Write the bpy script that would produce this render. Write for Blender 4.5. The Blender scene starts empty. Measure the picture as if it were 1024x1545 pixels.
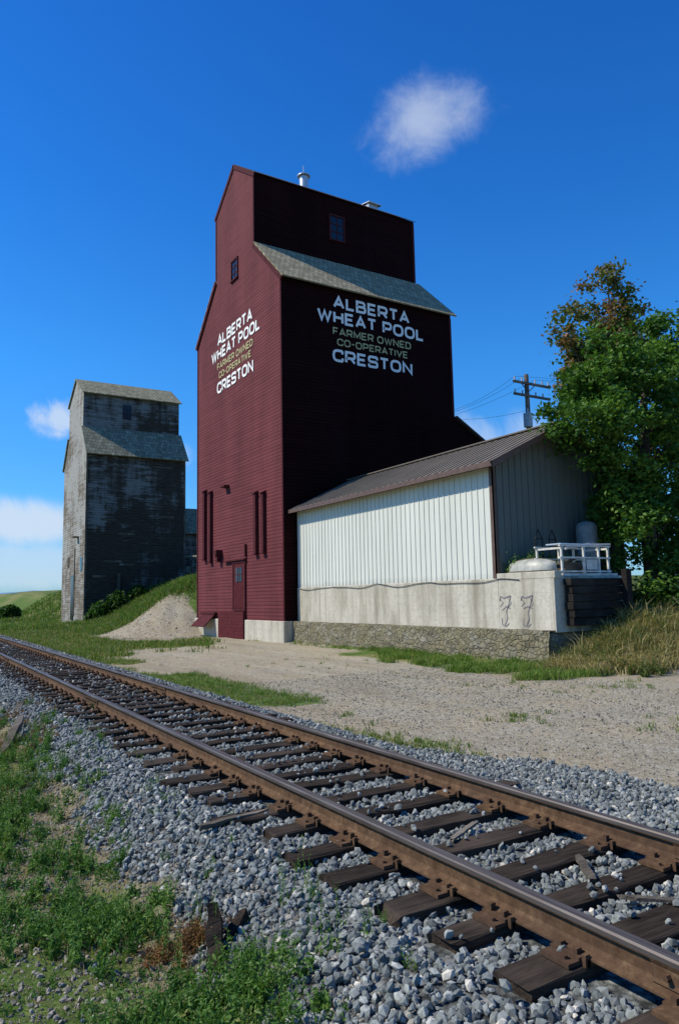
import bpy, bmesh, math, numpy as np
from mathutils import Vector, Matrix
rng=np.random.default_rng(7)
D=bpy.data; SC=bpy.context.scene
COL=SC.collection

# ---------------------------------------------------------------- helpers
def ss(a,b,x):
    t=np.clip((np.asarray(x,float)-a)/(b-a),0,1); return t*t*(3-2*t)
_lat=rng.random((256,256))
def vn(x,y):
    x=np.asarray(x,float);y=np.asarray(y,float)
    xi=np.floor(x).astype(int);yi=np.floor(y).astype(int);fx=x-xi;fy=y-yi
    fx=fx*fx*(3-2*fx);fy=fy*fy*(3-2*fy)
    g=lambda i,j:_lat[i%256,j%256]
    return (g(xi,yi)*(1-fx)+g(xi+1,yi)*fx)*(1-fy)+(g(xi,yi+1)*(1-fx)+g(xi+1,yi+1)*fx)*fy
def fbm(x,y,o=4):
    s=0;a=.5;t=0
    for i in range(o):
        s=s+a*vn(x*2**i+17*i,y*2**i+31*i);t+=a;a*=.5
    return s/t

def mesh_np(name,V,F,mats=(),attrs=None,smooth=False,midx=None):
    me=D.meshes.new(name)
    V=np.asarray(V,np.float32)
    me.vertices.add(len(V)); me.vertices.foreach_set('co',V.ravel())
    F=[np.asarray(f,np.int32) for f in F if len(f)]
    tot=np.concatenate([np.full(len(f),f.shape[1],np.int32) for f in F])
    idx=np.concatenate([f.ravel() for f in F])
    st=np.concatenate([[0],np.cumsum(tot)[:-1]]).astype(np.int32)
    me.loops.add(len(idx)); me.loops.foreach_set('vertex_index',idx)
    me.polygons.add(len(tot)); me.polygons.foreach_set('loop_start',st)
    try: me.polygons.foreach_set('loop_total',tot)
    except Exception: pass
    if midx is not None: me.polygons.foreach_set('material_index',np.asarray(midx,np.int32))
    me.polygons.foreach_set('use_smooth',np.full(len(tot),smooth))
    me.update(calc_edges=True); me.validate()
    if attrs:
        for k,v in attrs.items():
            a=me.attributes.new(k,'FLOAT','POINT'); a.data.foreach_set('value',np.asarray(v,np.float32))
    for m in mats: me.materials.append(m)
    return me
def add(name,me,parent=None):
    o=D.objects.new(name,me); COL.objects.link(o)
    if parent: o.parent=parent
    return o
def empty(name,loc=(0,0,0)):
    o=D.objects.new(name,None); o.empty_display_size=.5; COL.objects.link(o); o.location=loc
    return o

class MB:
    def __init__(s): s.v=[];s.f=[];s.m=[]
    def poly(s,pts,m=0):
        n=len(s.v); s.v+= [tuple(p) for p in pts]; s.f.append(tuple(range(n,n+len(pts)))); s.m.append(m)
    def box(s,x0,x1,y0,y1,z0,z1,m=0,M=None):
        P=[(x0,y0,z0),(x1,y0,z0),(x1,y1,z0),(x0,y1,z0),(x0,y0,z1),(x1,y0,z1),(x1,y1,z1),(x0,y1,z1)]
        if M is not None: P=[tuple(M@Vector(p)) for p in P]
        n=len(s.v); s.v+=P
        for f in ((0,3,2,1),(4,5,6,7),(0,1,5,4),(1,2,6,5),(2,3,7,6),(3,0,4,7)):
            s.f.append(tuple(n+i for i in f)); s.m.append(m)
    def prism(s,prof,a0,a1,axis=0,m=0):
        mk=(lambda a,u,v:(a,u,v)) if axis==0 else (lambda a,u,v:(u,a,v))
        n=len(s.v);k=len(prof)
        s.v+=[mk(a0,*p) for p in prof]+[mk(a1,*p) for p in prof]
        s.f.append(tuple(n+i for i in range(k))); s.f.append(tuple(n+k+i for i in reversed(range(k)))); s.m+=[m,m]
        for i in range(k):
            j=(i+1)%k; s.f.append((n+i,n+k+i,n+k+j,n+j)); s.m.append(m)
    def slab(s,a,b,c,d,th,m=0):
        a,b,c,d=[Vector(q) for q in (a,b,c,d)]
        nn=(b-a).cross(d-a).normalized()
        if nn.z<0: nn=-nn
        t=nn*th; n=len(s.v)
        s.v+=[tuple(q) for q in (a,b,c,d,a+t,b+t,c+t,d+t)]
        for f in ((0,3,2,1),(4,5,6,7),(0,1,5,4),(1,2,6,5),(2,3,7,6),(3,0,4,7)):
            s.f.append(tuple(n+i for i in f)); s.m.append(m)
    def tube(s,pts,rad,seg=8,m=0,cap=True):
        pts=[Vector(p) for p in pts]
        if not hasattr(rad,'__len__'): rad=[rad]*len(pts)
        n=len(s.v)
        for i,p in enumerate(pts):
            d=(pts[min(i+1,len(pts)-1)]-pts[max(i-1,0)]).normalized()
            u=d.cross(Vector((0,0,1)) if abs(d.z)<.9 else Vector((1,0,0))).normalized(); w=d.cross(u)
            for k in range(seg):
                a=2*math.pi*k/seg; s.v.append(tuple(p+(u*math.cos(a)+w*math.sin(a))*rad[i]))
        for i in range(len(pts)-1):
            for k in range(seg):
                a=n+i*seg+k;b=n+i*seg+(k+1)%seg
                s.f.append((a,b,b+seg,a+seg)); s.m.append(m)
        if cap:
            s.f.append(tuple(n+k for k in reversed(range(seg)))); s.m.append(m)
            e=n+(len(pts)-1)*seg
            s.f.append(tuple(e+k for k in range(seg))); s.m.append(m)
    def obj(s,name,mats,parent=None,smooth=False,bevel=0):
        me=D.meshes.new(name); me.from_pydata(s.v,[],s.f)
        for m in mats: me.materials.append(m)
        me.polygons.foreach_set('material_index',s.m)
        bm=bmesh.new(); bm.from_mesh(me); bmesh.ops.recalc_face_normals(bm,faces=bm.faces)
        for f in bm.faces: f.smooth=smooth
        bm.to_mesh(me); bm.free(); me.update()
        o=add(name,me,parent)
        if bevel:
            b=o.modifiers.new('bevel','BEVEL'); b.width=bevel; b.segments=2; b.limit_method='ANGLE'
        return o

# ---------------------------------------------------------------- materials
class MT:
    def __init__(s,name):
        s.mat=D.materials.new(name); s.mat.use_nodes=True; s.t=s.mat.node_tree; s.t.nodes.clear()
        s.out=s.n('ShaderNodeOutputMaterial'); s.b=s.n('ShaderNodeBsdfPrincipled'); s.l(s.b.outputs[0],s.out.inputs[0])
        s.tc=s.n('ShaderNodeTexCoord'); s.O=s.tc.outputs['Object']
        s.b.inputs['Specular IOR Level'].default_value=.25
    def n(s,t,**k):
        x=s.t.nodes.new(t)
        for a,b in k.items(): setattr(x,a,b)
        return x
    def l(s,a,b): s.t.links.new(a,b)
    def setv(s,sock,v):
        if isinstance(v,bpy.types.NodeSocket): s.l(v,sock)
        elif isinstance(v,(tuple,list)) and len(v)==3 and sock.type=='RGBA': sock.default_value=(*v,1)
        else: sock.default_value=v
    def mapv(s,scale=(1,1,1),vec=None):
        m=s.n('ShaderNodeMapping'); s.l(vec or s.O,m.inputs[0]); m.inputs['Scale'].default_value=scale; return m.outputs[0]
    def noise(s,scale=5,detail=4,rough=.55,vec=None,dist=0):
        x=s.n('ShaderNodeTexNoise'); s.l(vec or s.O,x.inputs['Vector']); x.inputs['Scale'].default_value=scale
        x.inputs['Detail'].default_value=detail; x.inputs['Roughness'].default_value=rough; x.inputs['Distortion'].default_value=dist
        return x.outputs['Fac']
    def vor(s,scale=5,vec=None,feature='F1',out='Distance'):
        x=s.n('ShaderNodeTexVoronoi'); x.feature=feature; s.l(vec or s.O,x.inputs['Vector']); x.inputs['Scale'].default_value=scale
        return x.outputs[out]
    def ramp(s,fac,stops,interp='LINEAR'):
        x=s.n('ShaderNodeValToRGB'); s.l(fac,x.inputs[0]); e=x.color_ramp.elements; x.color_ramp.interpolation=interp
        while len(e)<len(stops): e.new(.5)
        for i,(p,c) in enumerate(stops):
            e[i].position=p; e[i].color=(*c,1) if hasattr(c,'__len__') else (c,c,c,1)
        return x.outputs[0]
    def mix(s,f,a,b,mode='MIX'):
        x=s.n('ShaderNodeMix'); x.data_type='RGBA'; x.blend_type=mode
        s.setv(x.inputs[0],f); s.setv(x.inputs[6],a); s.setv(x.inputs[7],b); return x.outputs[2]
    def math(s,op,a,b=0,c=0):
        x=s.n('ShaderNodeMath'); x.operation=op
        s.setv(x.inputs[0],a); s.setv(x.inputs[1],b); s.setv(x.inputs[2],c); return x.outputs[0]
    def attr(s,name):
        x=s.n('ShaderNodeAttribute'); x.attribute_name=name; return x.outputs['Fac']
    def sep(s,vec=None):
        x=s.n('ShaderNodeSeparateXYZ'); s.l(vec or s.O,x.inputs[0]); return x.outputs
    def bump(s,h,strength=.5,dist=.02,nrm=None):
        x=s.n('ShaderNodeBump'); s.l(h,x.inputs['Height']); x.inputs['Strength'].default_value=strength; x.inputs['Distance'].default_value=dist
        if nrm: s.l(nrm,x.inputs['Normal'])
        return x.outputs[0]
    def fin(s,col=None,rough=.8,nrm=None,metal=0,spec=None):
        if col is not None: s.setv(s.b.inputs['Base Color'],col)
        s.setv(s.b.inputs['Roughness'],rough); s.setv(s.b.inputs['Metallic'],metal)
        if nrm: s.l(nrm,s.b.inputs['Normal'])
        if spec is not None: s.b.inputs['Specular IOR Level'].default_value=spec
        return s.mat

def simple(name,col,rough=.8,metal=0,var=.25,sc=4,spec=None):
    m=MT(name); n=m.noise(sc,5,.6)
    d=tuple(c*(1-var) for c in col); l=tuple(min(1,c*(1+var)) for c in col)
    c=m.ramp(n,[(.3,d),(.7,l)])
    return m.fin(c,rough,m.bump(m.noise(sc*6,4),.25,.01),metal,spec)

def siding(name,base,pitch,var=.25,lapd=.02,spec=.2):
    m=MT(name); x,y,z=m.sep()[:3]
    zz=m.math('DIVIDE',z,pitch); fr=m.math('FRACT',zz)
    h=m.math('SUBTRACT',1,fr)
    edge=m.ramp(fr,[(0,.22),(.16,.75),(.34,1.),(1,1.08)])  # lap shading painted as darker colour along each board's lower edge
    st=m.noise(1.0,4,.6,m.mapv((.5,.5,.12))); bl=m.noise(1.,2,.5,m.mapv((.3,.3,1/pitch)))
    run=m.noise(1.,5,.65,m.mapv((2.2,2.2,.10)))
    d=tuple(c*(1-var) for c in base); l=tuple(c*(1+var) for c in base)
    c=m.ramp(m.math('ADD',m.math('MULTIPLY',st,.6),m.math('MULTIPLY',bl,.4)),[(.35,d),(.65,l)])
    c=m.mix(1.,c,edge,'MULTIPLY')
    c=m.mix(m.ramp(run,[(.52,0.),(.72,.35)]),c,tuple(v*.55+.008 for v in base))
    return m.fin(c,.8,m.bump(h,.6,lapd),spec=spec)
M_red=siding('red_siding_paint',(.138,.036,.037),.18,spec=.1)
M_red_shade=siding('shaded_red_siding_paint',(.019,.0062,.0062),.18,spec=.02)  # same red siding, darkened: shade of the long side put into the colour
M_redt=simple('dark_red_trim',(.075,.018,.02),.8,spec=.08)
M_reddk=simple('door_red',(.09,.019,.021),.8,spec=.08)
def shingle(name,c1,c2):
    m=MT(name)
    x=m.n('ShaderNodeTexBrick'); m.l(m.mapv((1,1.35,1)),x.inputs[0]); x.inputs['Scale'].default_value=1
    x.inputs['Brick Width'].default_value=.30; x.inputs['Row Height'].default_value=.34; x.inputs['Mortar Size'].default_value=.022
    x.inputs['Color1'].default_value=(*c1,1); x.inputs['Color2'].default_value=(*c2,1); x.inputs['Mortar'].default_value=(c1[0]*.3,c1[1]*.3,c1[2]*.3,1)
    x.inputs['Bias'].default_value=0
    c=m.mix(m.ramp(m.noise(2.6,7,.8),[(.46,0.),(.60,.8)]),x.outputs[0],tuple(v*.36 for v in c1))
    c=m.mix(m.ramp(m.noise(9,3,.7),[(.45,0.),(.7,.5)]),c,tuple(v*.4 for v in c1))
    return m.fin(c,.95,m.bump(x.outputs['Fac'],.5,-.03),spec=.03)
M_shg=shingle('cedar_shingle',(.52,.45,.29),(.33,.285,.175))
M_shgo=shingle('mossy_shingle',(.42,.40,.27),(.22,.21,.135))
M_white=simple('white_sign_paint',(.86,.85,.80),.8,var=.06,sc=2,spec=.1)
M_tan=simple('tan_sign_paint',(.50,.45,.23),.8,var=.1,spec=.1)
def panel(name,a,b):
    m=MT(name); z=m.sep()[2]
    n=m.noise(.8,5,.6,m.mapv((1,1,.25))); c=m.ramp(n,[(.3,a),(.7,b)])
    low=m.ramp(m.math('ADD',z,m.math('MULTIPLY',m.noise(2,3),.5)),[(.6,.72),(1.,1.)])
    c=m.mix(1.,c,low,'MULTIPLY'); return m.fin(c,.55,m.bump(m.noise(1.5,2),.1,.02),spec=.15)
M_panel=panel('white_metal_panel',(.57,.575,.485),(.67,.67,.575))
M_panel_shade=panel('shaded_metal_panel',(.12,.135,.115),(.155,.17,.15))  # darker copy of the white panel; gable wall's shade painted into its colour
M_brown=simple('brown_metal_trim',(.12,.075,.055),.5)
M_roofm=simple('brown_metal_roof',(.16,.138,.11),.65,var=.15,sc=1,spec=.15)
def concrete():
    m=MT('stained_concrete'); v=m.mapv((1,1,.3)); a=m.noise(1.1,6,.65,v); b=m.noise(9,6,.6)
    c=m.ramp(a,[(.3,(.29,.26,.19)),(.5,(.51,.47,.365)),(.75,(.61,.565,.45))])
    c=m.mix(m.ramp(b,[(.45,0.),(.7,.45)]),c,(.31,.275,.195))
    drip=m.noise(1.,5,.7,m.mapv((2.5,2.5,.15)))
    c=m.mix(m.ramp(drip,[(.48,0.),(.68,.65)]),c,(.22,.185,.13))
    z=m.sep()[2]
    bl=m.math('FRACT',m.math('MULTIPLY',z,2.5)); ln=m.ramp(bl,[(0,.82),(.04,1.),(1,1.)])
    c=m.mix(1.,c,ln,'MULTIPLY')
    return m.fin(c,.9,m.bump(b,.5,.02))
M_conc=concrete()
def rubble():
    m=MT('rubble_stone'); v=m.mapv((1,1,1.4)); dv=m.n('ShaderNodeVectorMath'); dv.operation='ADD'
    nz=m.n('ShaderNodeTexNoise'); m.l(m.O,nz.inputs[0]); nz.inputs['Scale'].default_value=4; 
    sc=m.n('ShaderNodeVectorMath'); sc.operation='SCALE'; m.l(nz.outputs['Color'],sc.inputs[0]); sc.inputs['Scale'].default_value=.25
    m.l(v,dv.inputs[0]); m.l(sc.outputs[0],dv.inputs[1]); v=dv.outputs[0]
    vd=m.vor(4.2,v,'DISTANCE_TO_EDGE'); cc=m.n('ShaderNodeTexVoronoi'); m.l(v,cc.inputs[0]); cc.inputs['Scale'].default_value=4.2
    g=m.n('ShaderNodeRGBToBW'); m.l(cc.outputs['Color'],g.inputs[0])
    c=m.ramp(g.outputs[0],[(.2,(.15,.13,.09)),(.5,(.21,.185,.13)),(.8,(.27,.25,.19))])
    c=m.mix(m.ramp(m.noise(1.5,5,.7),[(.35,0.),(.6,.85)]),c,(.22,.19,.10))
    c=m.mix(m.ramp(m.noise(7,5,.7),[(.5,0.),(.7,.7)]),c,(.07,.062,.04))
    e=m.ramp(vd,[(0,.6),(.05,1.)]); c=m.mix(1.,c,e,'MULTIPLY')
    return m.fin(c,.95,m.bump(m.math('ADD',m.math('MULTIPLY',m.ramp(vd,[(0,0.),(.12,1.)]),.7),m.noise(12,5)),.9,.05))
M_rub=rubble()
def oldwood(name,white,thr,wd=(.045,.04,.035),wl=(.16,.145,.125)):
    m=MT(name); x,y,z=m.sep()[:3]; pitch=.22
    zz=m.math('DIVIDE',z,pitch); fr=m.math('FRACT',zz)
    big=m.noise(.22,5,.6); str_=m.noise(1,6,.75,m.mapv((.55,.55,4.2))); gr=m.noise(3,4,.6,m.mapv((.5,.5,8)))
    drip=m.noise(1,5,.7,m.mapv((1.5,1.5,.22)))
    wood=m.ramp(gr,[(.3,wd),(.7,wl)])
    paint=m.ramp(gr,[(.3,(white*.55,white*.54,white*.47)),(.75,(white,white*.98,white*.88))])
    k=m.math('ADD',m.math('MULTIPLY',str_,.45),m.math('MULTIPLY',big,.55)); k=m.math('ADD',k,m.math('MULTIPLY',m.math('SUBTRACT',drip,.5),.35))
    k=m.math('ADD',k,m.math('MULTIPLY',z,.004))
    c=m.mix(m.ramp(k,[(thr,0.),(thr+.10,1.)]),wood,paint)
    e=m.ramp(fr,[(0,.3),(.15,1.),(1,1.)]); c=m.mix(1.,c,e,'MULTIPLY')
    return m.fin(c,.9,m.bump(m.math('ADD',m.math('SUBTRACT',1,fr),m.math('MULTIPLY',gr,.5)),.6,.03),spec=.05)
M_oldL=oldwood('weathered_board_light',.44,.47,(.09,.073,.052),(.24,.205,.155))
M_oldD=oldwood('weathered_board_dark',.30,.535,(.03,.023,.017),(.10,.08,.058))  # darker board copy; shade on the old elevator's long sides put into colour
def woodm(name,c1,c2,sc=(1.5,14,14)):
    m=MT(name); g=m.noise(2,6,.65,m.mapv(sc),.6); b=m.noise(.9,3)
    c=m.ramp(g,[(.3,c1),(.7,c2)])
    c=m.mix(m.ramp(b,[(.5,0.),(.72,.6)]),c,tuple(v*2.2 for v in c2))
    return m.fin(c,.9,m.bump(g,.9,.02),spec=.08)
M_tie=woodm('tie_timber',(.012,.009,.007),(.055,.042,.031))
M_timber=woodm('grey_timber',(.05,.042,.031),(.16,.138,.105))
M_pole=woodm('pole_timber',(.10,.075,.055),(.2,.155,.12),(14,14,1))
def rust():
    m=MT('rusty_rail_steel'); n=m.noise(14,6,.7); n2=m.noise(3,4,.6,m.mapv((1,.25,1)))
    c=m.ramp(n,[(.3,(.06,.033,.017)),(.55,(.125,.073,.038)),(.75,(.225,.14,.075))])
    c=m.mix(m.ramp(n2,[(.4,0.),(.7,.65)]),c,(.05,.032,.024))
    return m.fin(c,.85,m.bump(n,.4,.004),0.,.1)
M_rust=rust()
def railtop():
    m=MT('worn_rail_head'); n=m.noise(6,5,.6,m.mapv((8,.2,1)))
    c=m.ramp(n,[(.3,(.065,.05,.042)),(.7,(.17,.148,.13))]); return m.fin(c,.48,None,.45)
M_head=railtop()
M_galv=simple('galvanized_metal',(.55,.58,.6),.45,.5,var=.15)
M_grey=simple('transformer_grey',(.42,.44,.45),.5)
M_tank=simple('faded_tank_paint',(.20,.22,.21),.6)
M_black=simple('black_rubber',(.01,.01,.01),.6)
M_glass=simple('dark_window_glass',(.012,.014,.02),.15,spec=.5)
M_wht=simple('chalky_white_paint',(.60,.58,.49),.6,var=.3)
M_alu=simple('boat_paint',(.36,.36,.30),.5,.1,var=.25)
def rockmat(name,stops,sc=30):
    m=MT(name); t=m.attr('tone'); c=m.ramp(t,stops); n=m.noise(sc,3,.6)
    c=m.mix(1.,c,m.ramp(n,[(.25,.62),(.75,1.15)]),'MULTIPLY')
    return m.fin(c,.85,m.bump(n,.3,.006))
M_rock=rockmat('crushed_ballast_stone',[(0,(.08,.088,.082)),(.3,(.165,.18,.165)),(.65,(.275,.293,.265)),(.9,(.43,.435,.385)),(1,(.62,.57,.46))])
M_peb=rockmat('pale_pebbles',[(0,(.13,.12,.095)),(.5,(.27,.245,.19)),(1,(.48,.43,.34))])
def leafmat(name,stops,trans=.3):
    m=MT(name); t=m.attr('tone'); c=m.ramp(t,stops)
    m.setv(m.b.inputs['Base Color'],c); m.b.inputs['Roughness'].default_value=.55; m.b.inputs['Specular IOR Level'].default_value=.2
    tr=m.n('ShaderNodeBsdfTranslucent'); c2=m.mix(1.,c,(1.1,1.25,.5),'MULTIPLY'); m.l(c2,tr.inputs[0])
    mx=m.n('ShaderNodeMixShader'); mx.inputs[0].default_value=trans; m.l(m.b.outputs[0],mx.inputs[1]); m.l(tr.outputs[0],mx.inputs[2]); m.l(mx.outputs[0],m.out.inputs[0])
    return m.mat
M_leaf=leafmat('tree_leaf',[(0,(.024,.06,.010)),(.5,(.072,.16,.024)),(1,(.16,.27,.045))])
M_leafb=leafmat('dry_tree_leaf',[(0,(.06,.10,.018)),(.45,(.12,.16,.035)),(.68,(.22,.14,.065)),(1,(.33,.16,.10))])
M_grass=leafmat('green_grass',[(0,(.04,.08,.012)),(.5,(.10,.18,.025)),(.85,(.17,.24,.045)),(1,(.36,.29,.13))])
M_dry=leafmat('dry_grass',[(0,(.07,.12,.022)),(.35,(.16,.17,.05)),(.62,(.34,.26,.10)),(1,(.54,.44,.22))])
M_weed=leafmat('weed_leaf',[(0,(.035,.09,.015)),(.5,(.085,.185,.03)),(.9,(.17,.27,.06)),(1,(.38,.28,.12))])
M_litter=leafmat('dry_litter',[(0,(.07,.055,.03)),(.5,(.19,.145,.075)),(1,(.40,.32,.18))],.1)
M_redweed=leafmat('reddish_dry_weed',[(0,(.10,.05,.02)),(.5,(.22,.11,.04)),(1,(.34,.2,.08))],.15)
M_bark=simple('bark',(.08,.06,.045),.9,sc=8)

# ---------------------------------------------------------------- terrain
def H(x,y):
    x=np.asarray(x,float);y=np.asarray(y,float)
    d=np.abs(x-3.87)
    z=-2.2+.27*(1-ss(1.5,2.5,d))
    x0=11+2*ss(48,62,y); x1=18+4*ss(48,62,y)
    z=z+3.6*ss(0,1,(x-x0)/(x1-x0))*ss(42.6,47.5,y+(fbm(x*.5,y*.3)-.5)*2.4)
    z=z+1.25*ss(16.0,20,x)*ss(11.5,15.0,y)*(1-ss(40,50,y))
    z=z+1.3*ss(90,190,y)*ss(7,25,d)
    off=ss(2.0,3.2,d)
    z=z+off*(fbm(x*.5,y*.5)-.5)*.22*(.4+.6*ss(20,45,y))
    z=z+off*(fbm(x*.12+9,y*.12)-.5)*1.0*ss(46,70,y)
    return z
def grassmask(x,y):
    n=fbm(x*.55+3,y*.55+8); 
    gl=(1-ss(1.2,1.9,x))*np.where(y<22,ss(.44,.60,n),1)*1.
    gl=np.maximum(gl,(1-ss(0.6,1.6,x))*ss(14,24,y))
    strip=ss(5.9,6.5,x)*(1-ss(7.0,8.6,x))*ss(7.5,10,y)*ss(.40,.56,n)
    far=ss(5.8,6.6,x)*ss(27,35,y+ (n-.5)*14-(x-8)*1.0)
    pile=ss(9.5,11,x)*(1-ss(46.5,49.5,y+(n-.5)*5+(x-14)*.4))*ss(36,40,y)
    far=far*(1-pile)
    base=ss(13.9,15.2,x+(n-.5)*1.5)*ss(12.5,14,y)*(1-ss(23,27,y))
    mound=ss(16.0,17.2,x+(n-.5)*2)*ss(11.8,13,y+(n-.5)*1.5)
    return np.clip(np.maximum.reduce([gl,strip,far,base,mound]),0,1)
def ballast(x,y):
    n=fbm(x*1.3+50,y*1.3)
    r=6.0+1.6*(1-ss(5,11,y))
    return ss(1.45,1.95,x+(n-.5)*.8)*(1-ss(r-.3,r+.35,x+(n-.5)*1.2))
def dry(x,y):
    n=fbm(x*.35+80,y*.35+4)
    return np.clip(ss(.45,.6,n)+ss(15.5,18,x)*ss(11,13,y)*(1-ss(17,22,y)),0,1)
def ruts(x,y):
    c=10.6+.9*np.sin(y*.09+.5)+1.2*ss(20,40,y)*0; w=0
    for off in (-.85,.85,2.9,4.5):
        w=np.maximum(w,np.exp(-((x-c-off)/.23)**2)*(.5+.9*(fbm(x*.4,y*.25)-.2)))
    return np.clip(w*ss(3,5,y)*(1-ss(34,40,y)),0,1)
def seq(*segs):
    return np.concatenate([np.arange(a,b,s) for a,b,s in segs])
xs=np.concatenate([-np.geomspace(900,14,26),seq((-12,-2,1.),(-2,16,.2),(16,34,.5)),np.geomspace(34,1500,36)])
ys=np.concatenate([-np.geomspace(200,5,10),seq((-4,1,.8),(1,30,.22),(30,90,.6)),np.geomspace(90,3000,50)])
X,Y=np.meshgrid(xs,ys); Z=H(X,Y)-.03*ruts(X,Y); nx,ny=len(xs),len(ys)
i=np.arange(nx*ny).reshape(ny,nx)
Fq=np.stack([i[:-1,:-1],i[:-1,1:],i[1:,1:],i[1:,:-1]],-1).reshape(-1,4)
def groundmat():
    m=MT('ground_surface')
    n=m.noise(.7,6,.6); fine=m.noise(22,5,.75); med=m.noise(4,5,.65); v=m.vor(26); vb=m.n('ShaderNodeTexVoronoi'); m.l(m.O,vb.inputs[0]); vb.inputs['Scale'].default_value=18
    bw=m.n('ShaderNodeRGBToBW'); m.l(vb.outputs['Color'],bw.inputs[0])
    soil=m.ramp(fine,[(.25,(.17,.148,.103)),(.5,(.32,.285,.205)),(.75,(.46,.415,.315))])
    soil=m.mix(m.ramp(n,[(.40,0.),(.62,.7)]),soil,(.35,.285,.175))
    rut=m.noise(1.,5,.65,m.mapv((.9,.16,1)))
    soil=m.mix(m.ramp(rut,[(.48,0.),(.64,.6)]),soil,(.22,.18,.115))
    soil=m.mix(m.math('MULTIPLY',m.attr('ruts'),.55),soil,(.40,.355,.26))
    soil=m.mix(m.ramp(bw.outputs[0],[(.72,0.),(.82,.5)]),soil,(.45,.42,.345))
    soil=m.mix(m.ramp(bw.outputs[0],[(.18,.6),(.28,0.)]),soil,(.14,.125,.09))
    leftsoil=m.mix(1.,soil,m.ramp(m.noise(2.3,5,.7),[(.35,(.42,.42,.36)),(.65,(.85,.83,.72))]),'MULTIPLY')
    soil=m.mix(m.attr('left'),soil,leftsoil)
    g=m.ramp(med,[(.3,(.045,.075,.014)),(.55,(.09,.145,.03)),(.75,(.16,.18,.06))])
    gd=m.ramp(med,[(.3,(.16,.13,.055)),(.7,(.34,.28,.13))])
    g=m.mix(m.math('MULTIPLY',m.attr('dry'),.5),g,gd)
    k=m.math('ADD',m.attr('grass'),m.math('MULTIPLY',m.math('SUBTRACT',med,.5),.9))
    c=m.mix(m.ramp(k,[(.4,0.),(.6,1.)]),soil,g)
    bal=m.ramp(bw.outputs[0],[(.1,(.08,.084,.078)),(.6,(.22,.232,.212)),(.95,(.42,.41,.365))])
    bal=m.mix(1.,bal,m.ramp(vb.outputs['Distance'],[(.2,1.),(.75,.3)]),'MULTIPLY')
    c=m.mix(m.ramp(m.attr('ballast'),[(.4,0.),(.6,1.)]),c,bal)
    h=m.math('ADD',m.math('MULTIPLY',m.math('SUBTRACT',1,v),.6),fine)
    return m.fin(c,.95,m.bump(h,.7,.03),spec=.08)
gm=mesh_np('ground',np.stack([X,Y,Z],-1).reshape(-1,3),[Fq],[groundmat()],
   {'grass':grassmask(X,Y).ravel(),'ballast':ballast(X,Y).ravel(),'dry':dry(X,Y).ravel(),'left':(1-ss(1.8,2.4,X)).ravel(),'ruts':ruts(X,Y).ravel()},smooth=True)
add('ground',gm)

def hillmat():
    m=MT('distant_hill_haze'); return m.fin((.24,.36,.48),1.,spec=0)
hx=np.linspace(-3000,3000,80); hz=40+70*fbm(hx*.0018+3,hx*0+2)
hv=[];hf=[]
for k,a in enumerate(hx):
    hv+=[(a,5200,-10),(a,5350,hz[k])]
    if k: hf.append((2*k-2,2*k,2*k+1,2*k-1))
add('distant_hills',mesh_np('distant_hills',hv,[np.array(hf)],[hillmat()],smooth=True))

# ---------------------------------------------------------------- railway track
track=empty('railway_track')
RX=(3.12,4.625); RB=-1.84
prof=[(-.07,0),(.07,0),(.07,.011),(.022,.026),(.010,.045),(.009,.115),(.034,.128),(.037,.136),(.037,.158),(.030,.169),(-.030,.169),(-.037,.158),(-.037,.136),(-.034,.128),(-.009,.115),(-.010,.045),(-.022,.026),(-.07,.011)]
for nm,x in zip(('near_rail','far_rail'),RX):
    b=MB()
    b.prism([(x+u,RB+v) for u,v in prof],-8,300,1,0)
    for fi,f in enumerate(b.f):
        zz=[b.v[q][2] for q in f]
        if min(zz)>RB+.132: b.m[fi]=1
    for yj in (1.9,13.8,25.7,37.6):
        yj+= .0 if x<4 else .9
        for sgn in (-1,1):
            b.prism([(x+sgn*.011,RB+.03),(x+sgn*.034,RB+.034),(x+sgn*.026,RB+.05),(x+sgn*.026,RB+.11),(x+sgn*.034,RB+.124),(x+sgn*.011,RB+.124)],yj-.45,yj+.45,1,0)
            for q in (-.36,-.22,-.08,.08,.22,.36):
                b.tube([(x+sgn*.024,yj+q,RB+.08),(x+sgn*.055,yj+q,RB+.08)],.016,6,0)
    b.obj(nm,[M_rust,M_head],track)
ties=MB(); plates=MB(); ty=[]
y=-1.6; k=0
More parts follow.
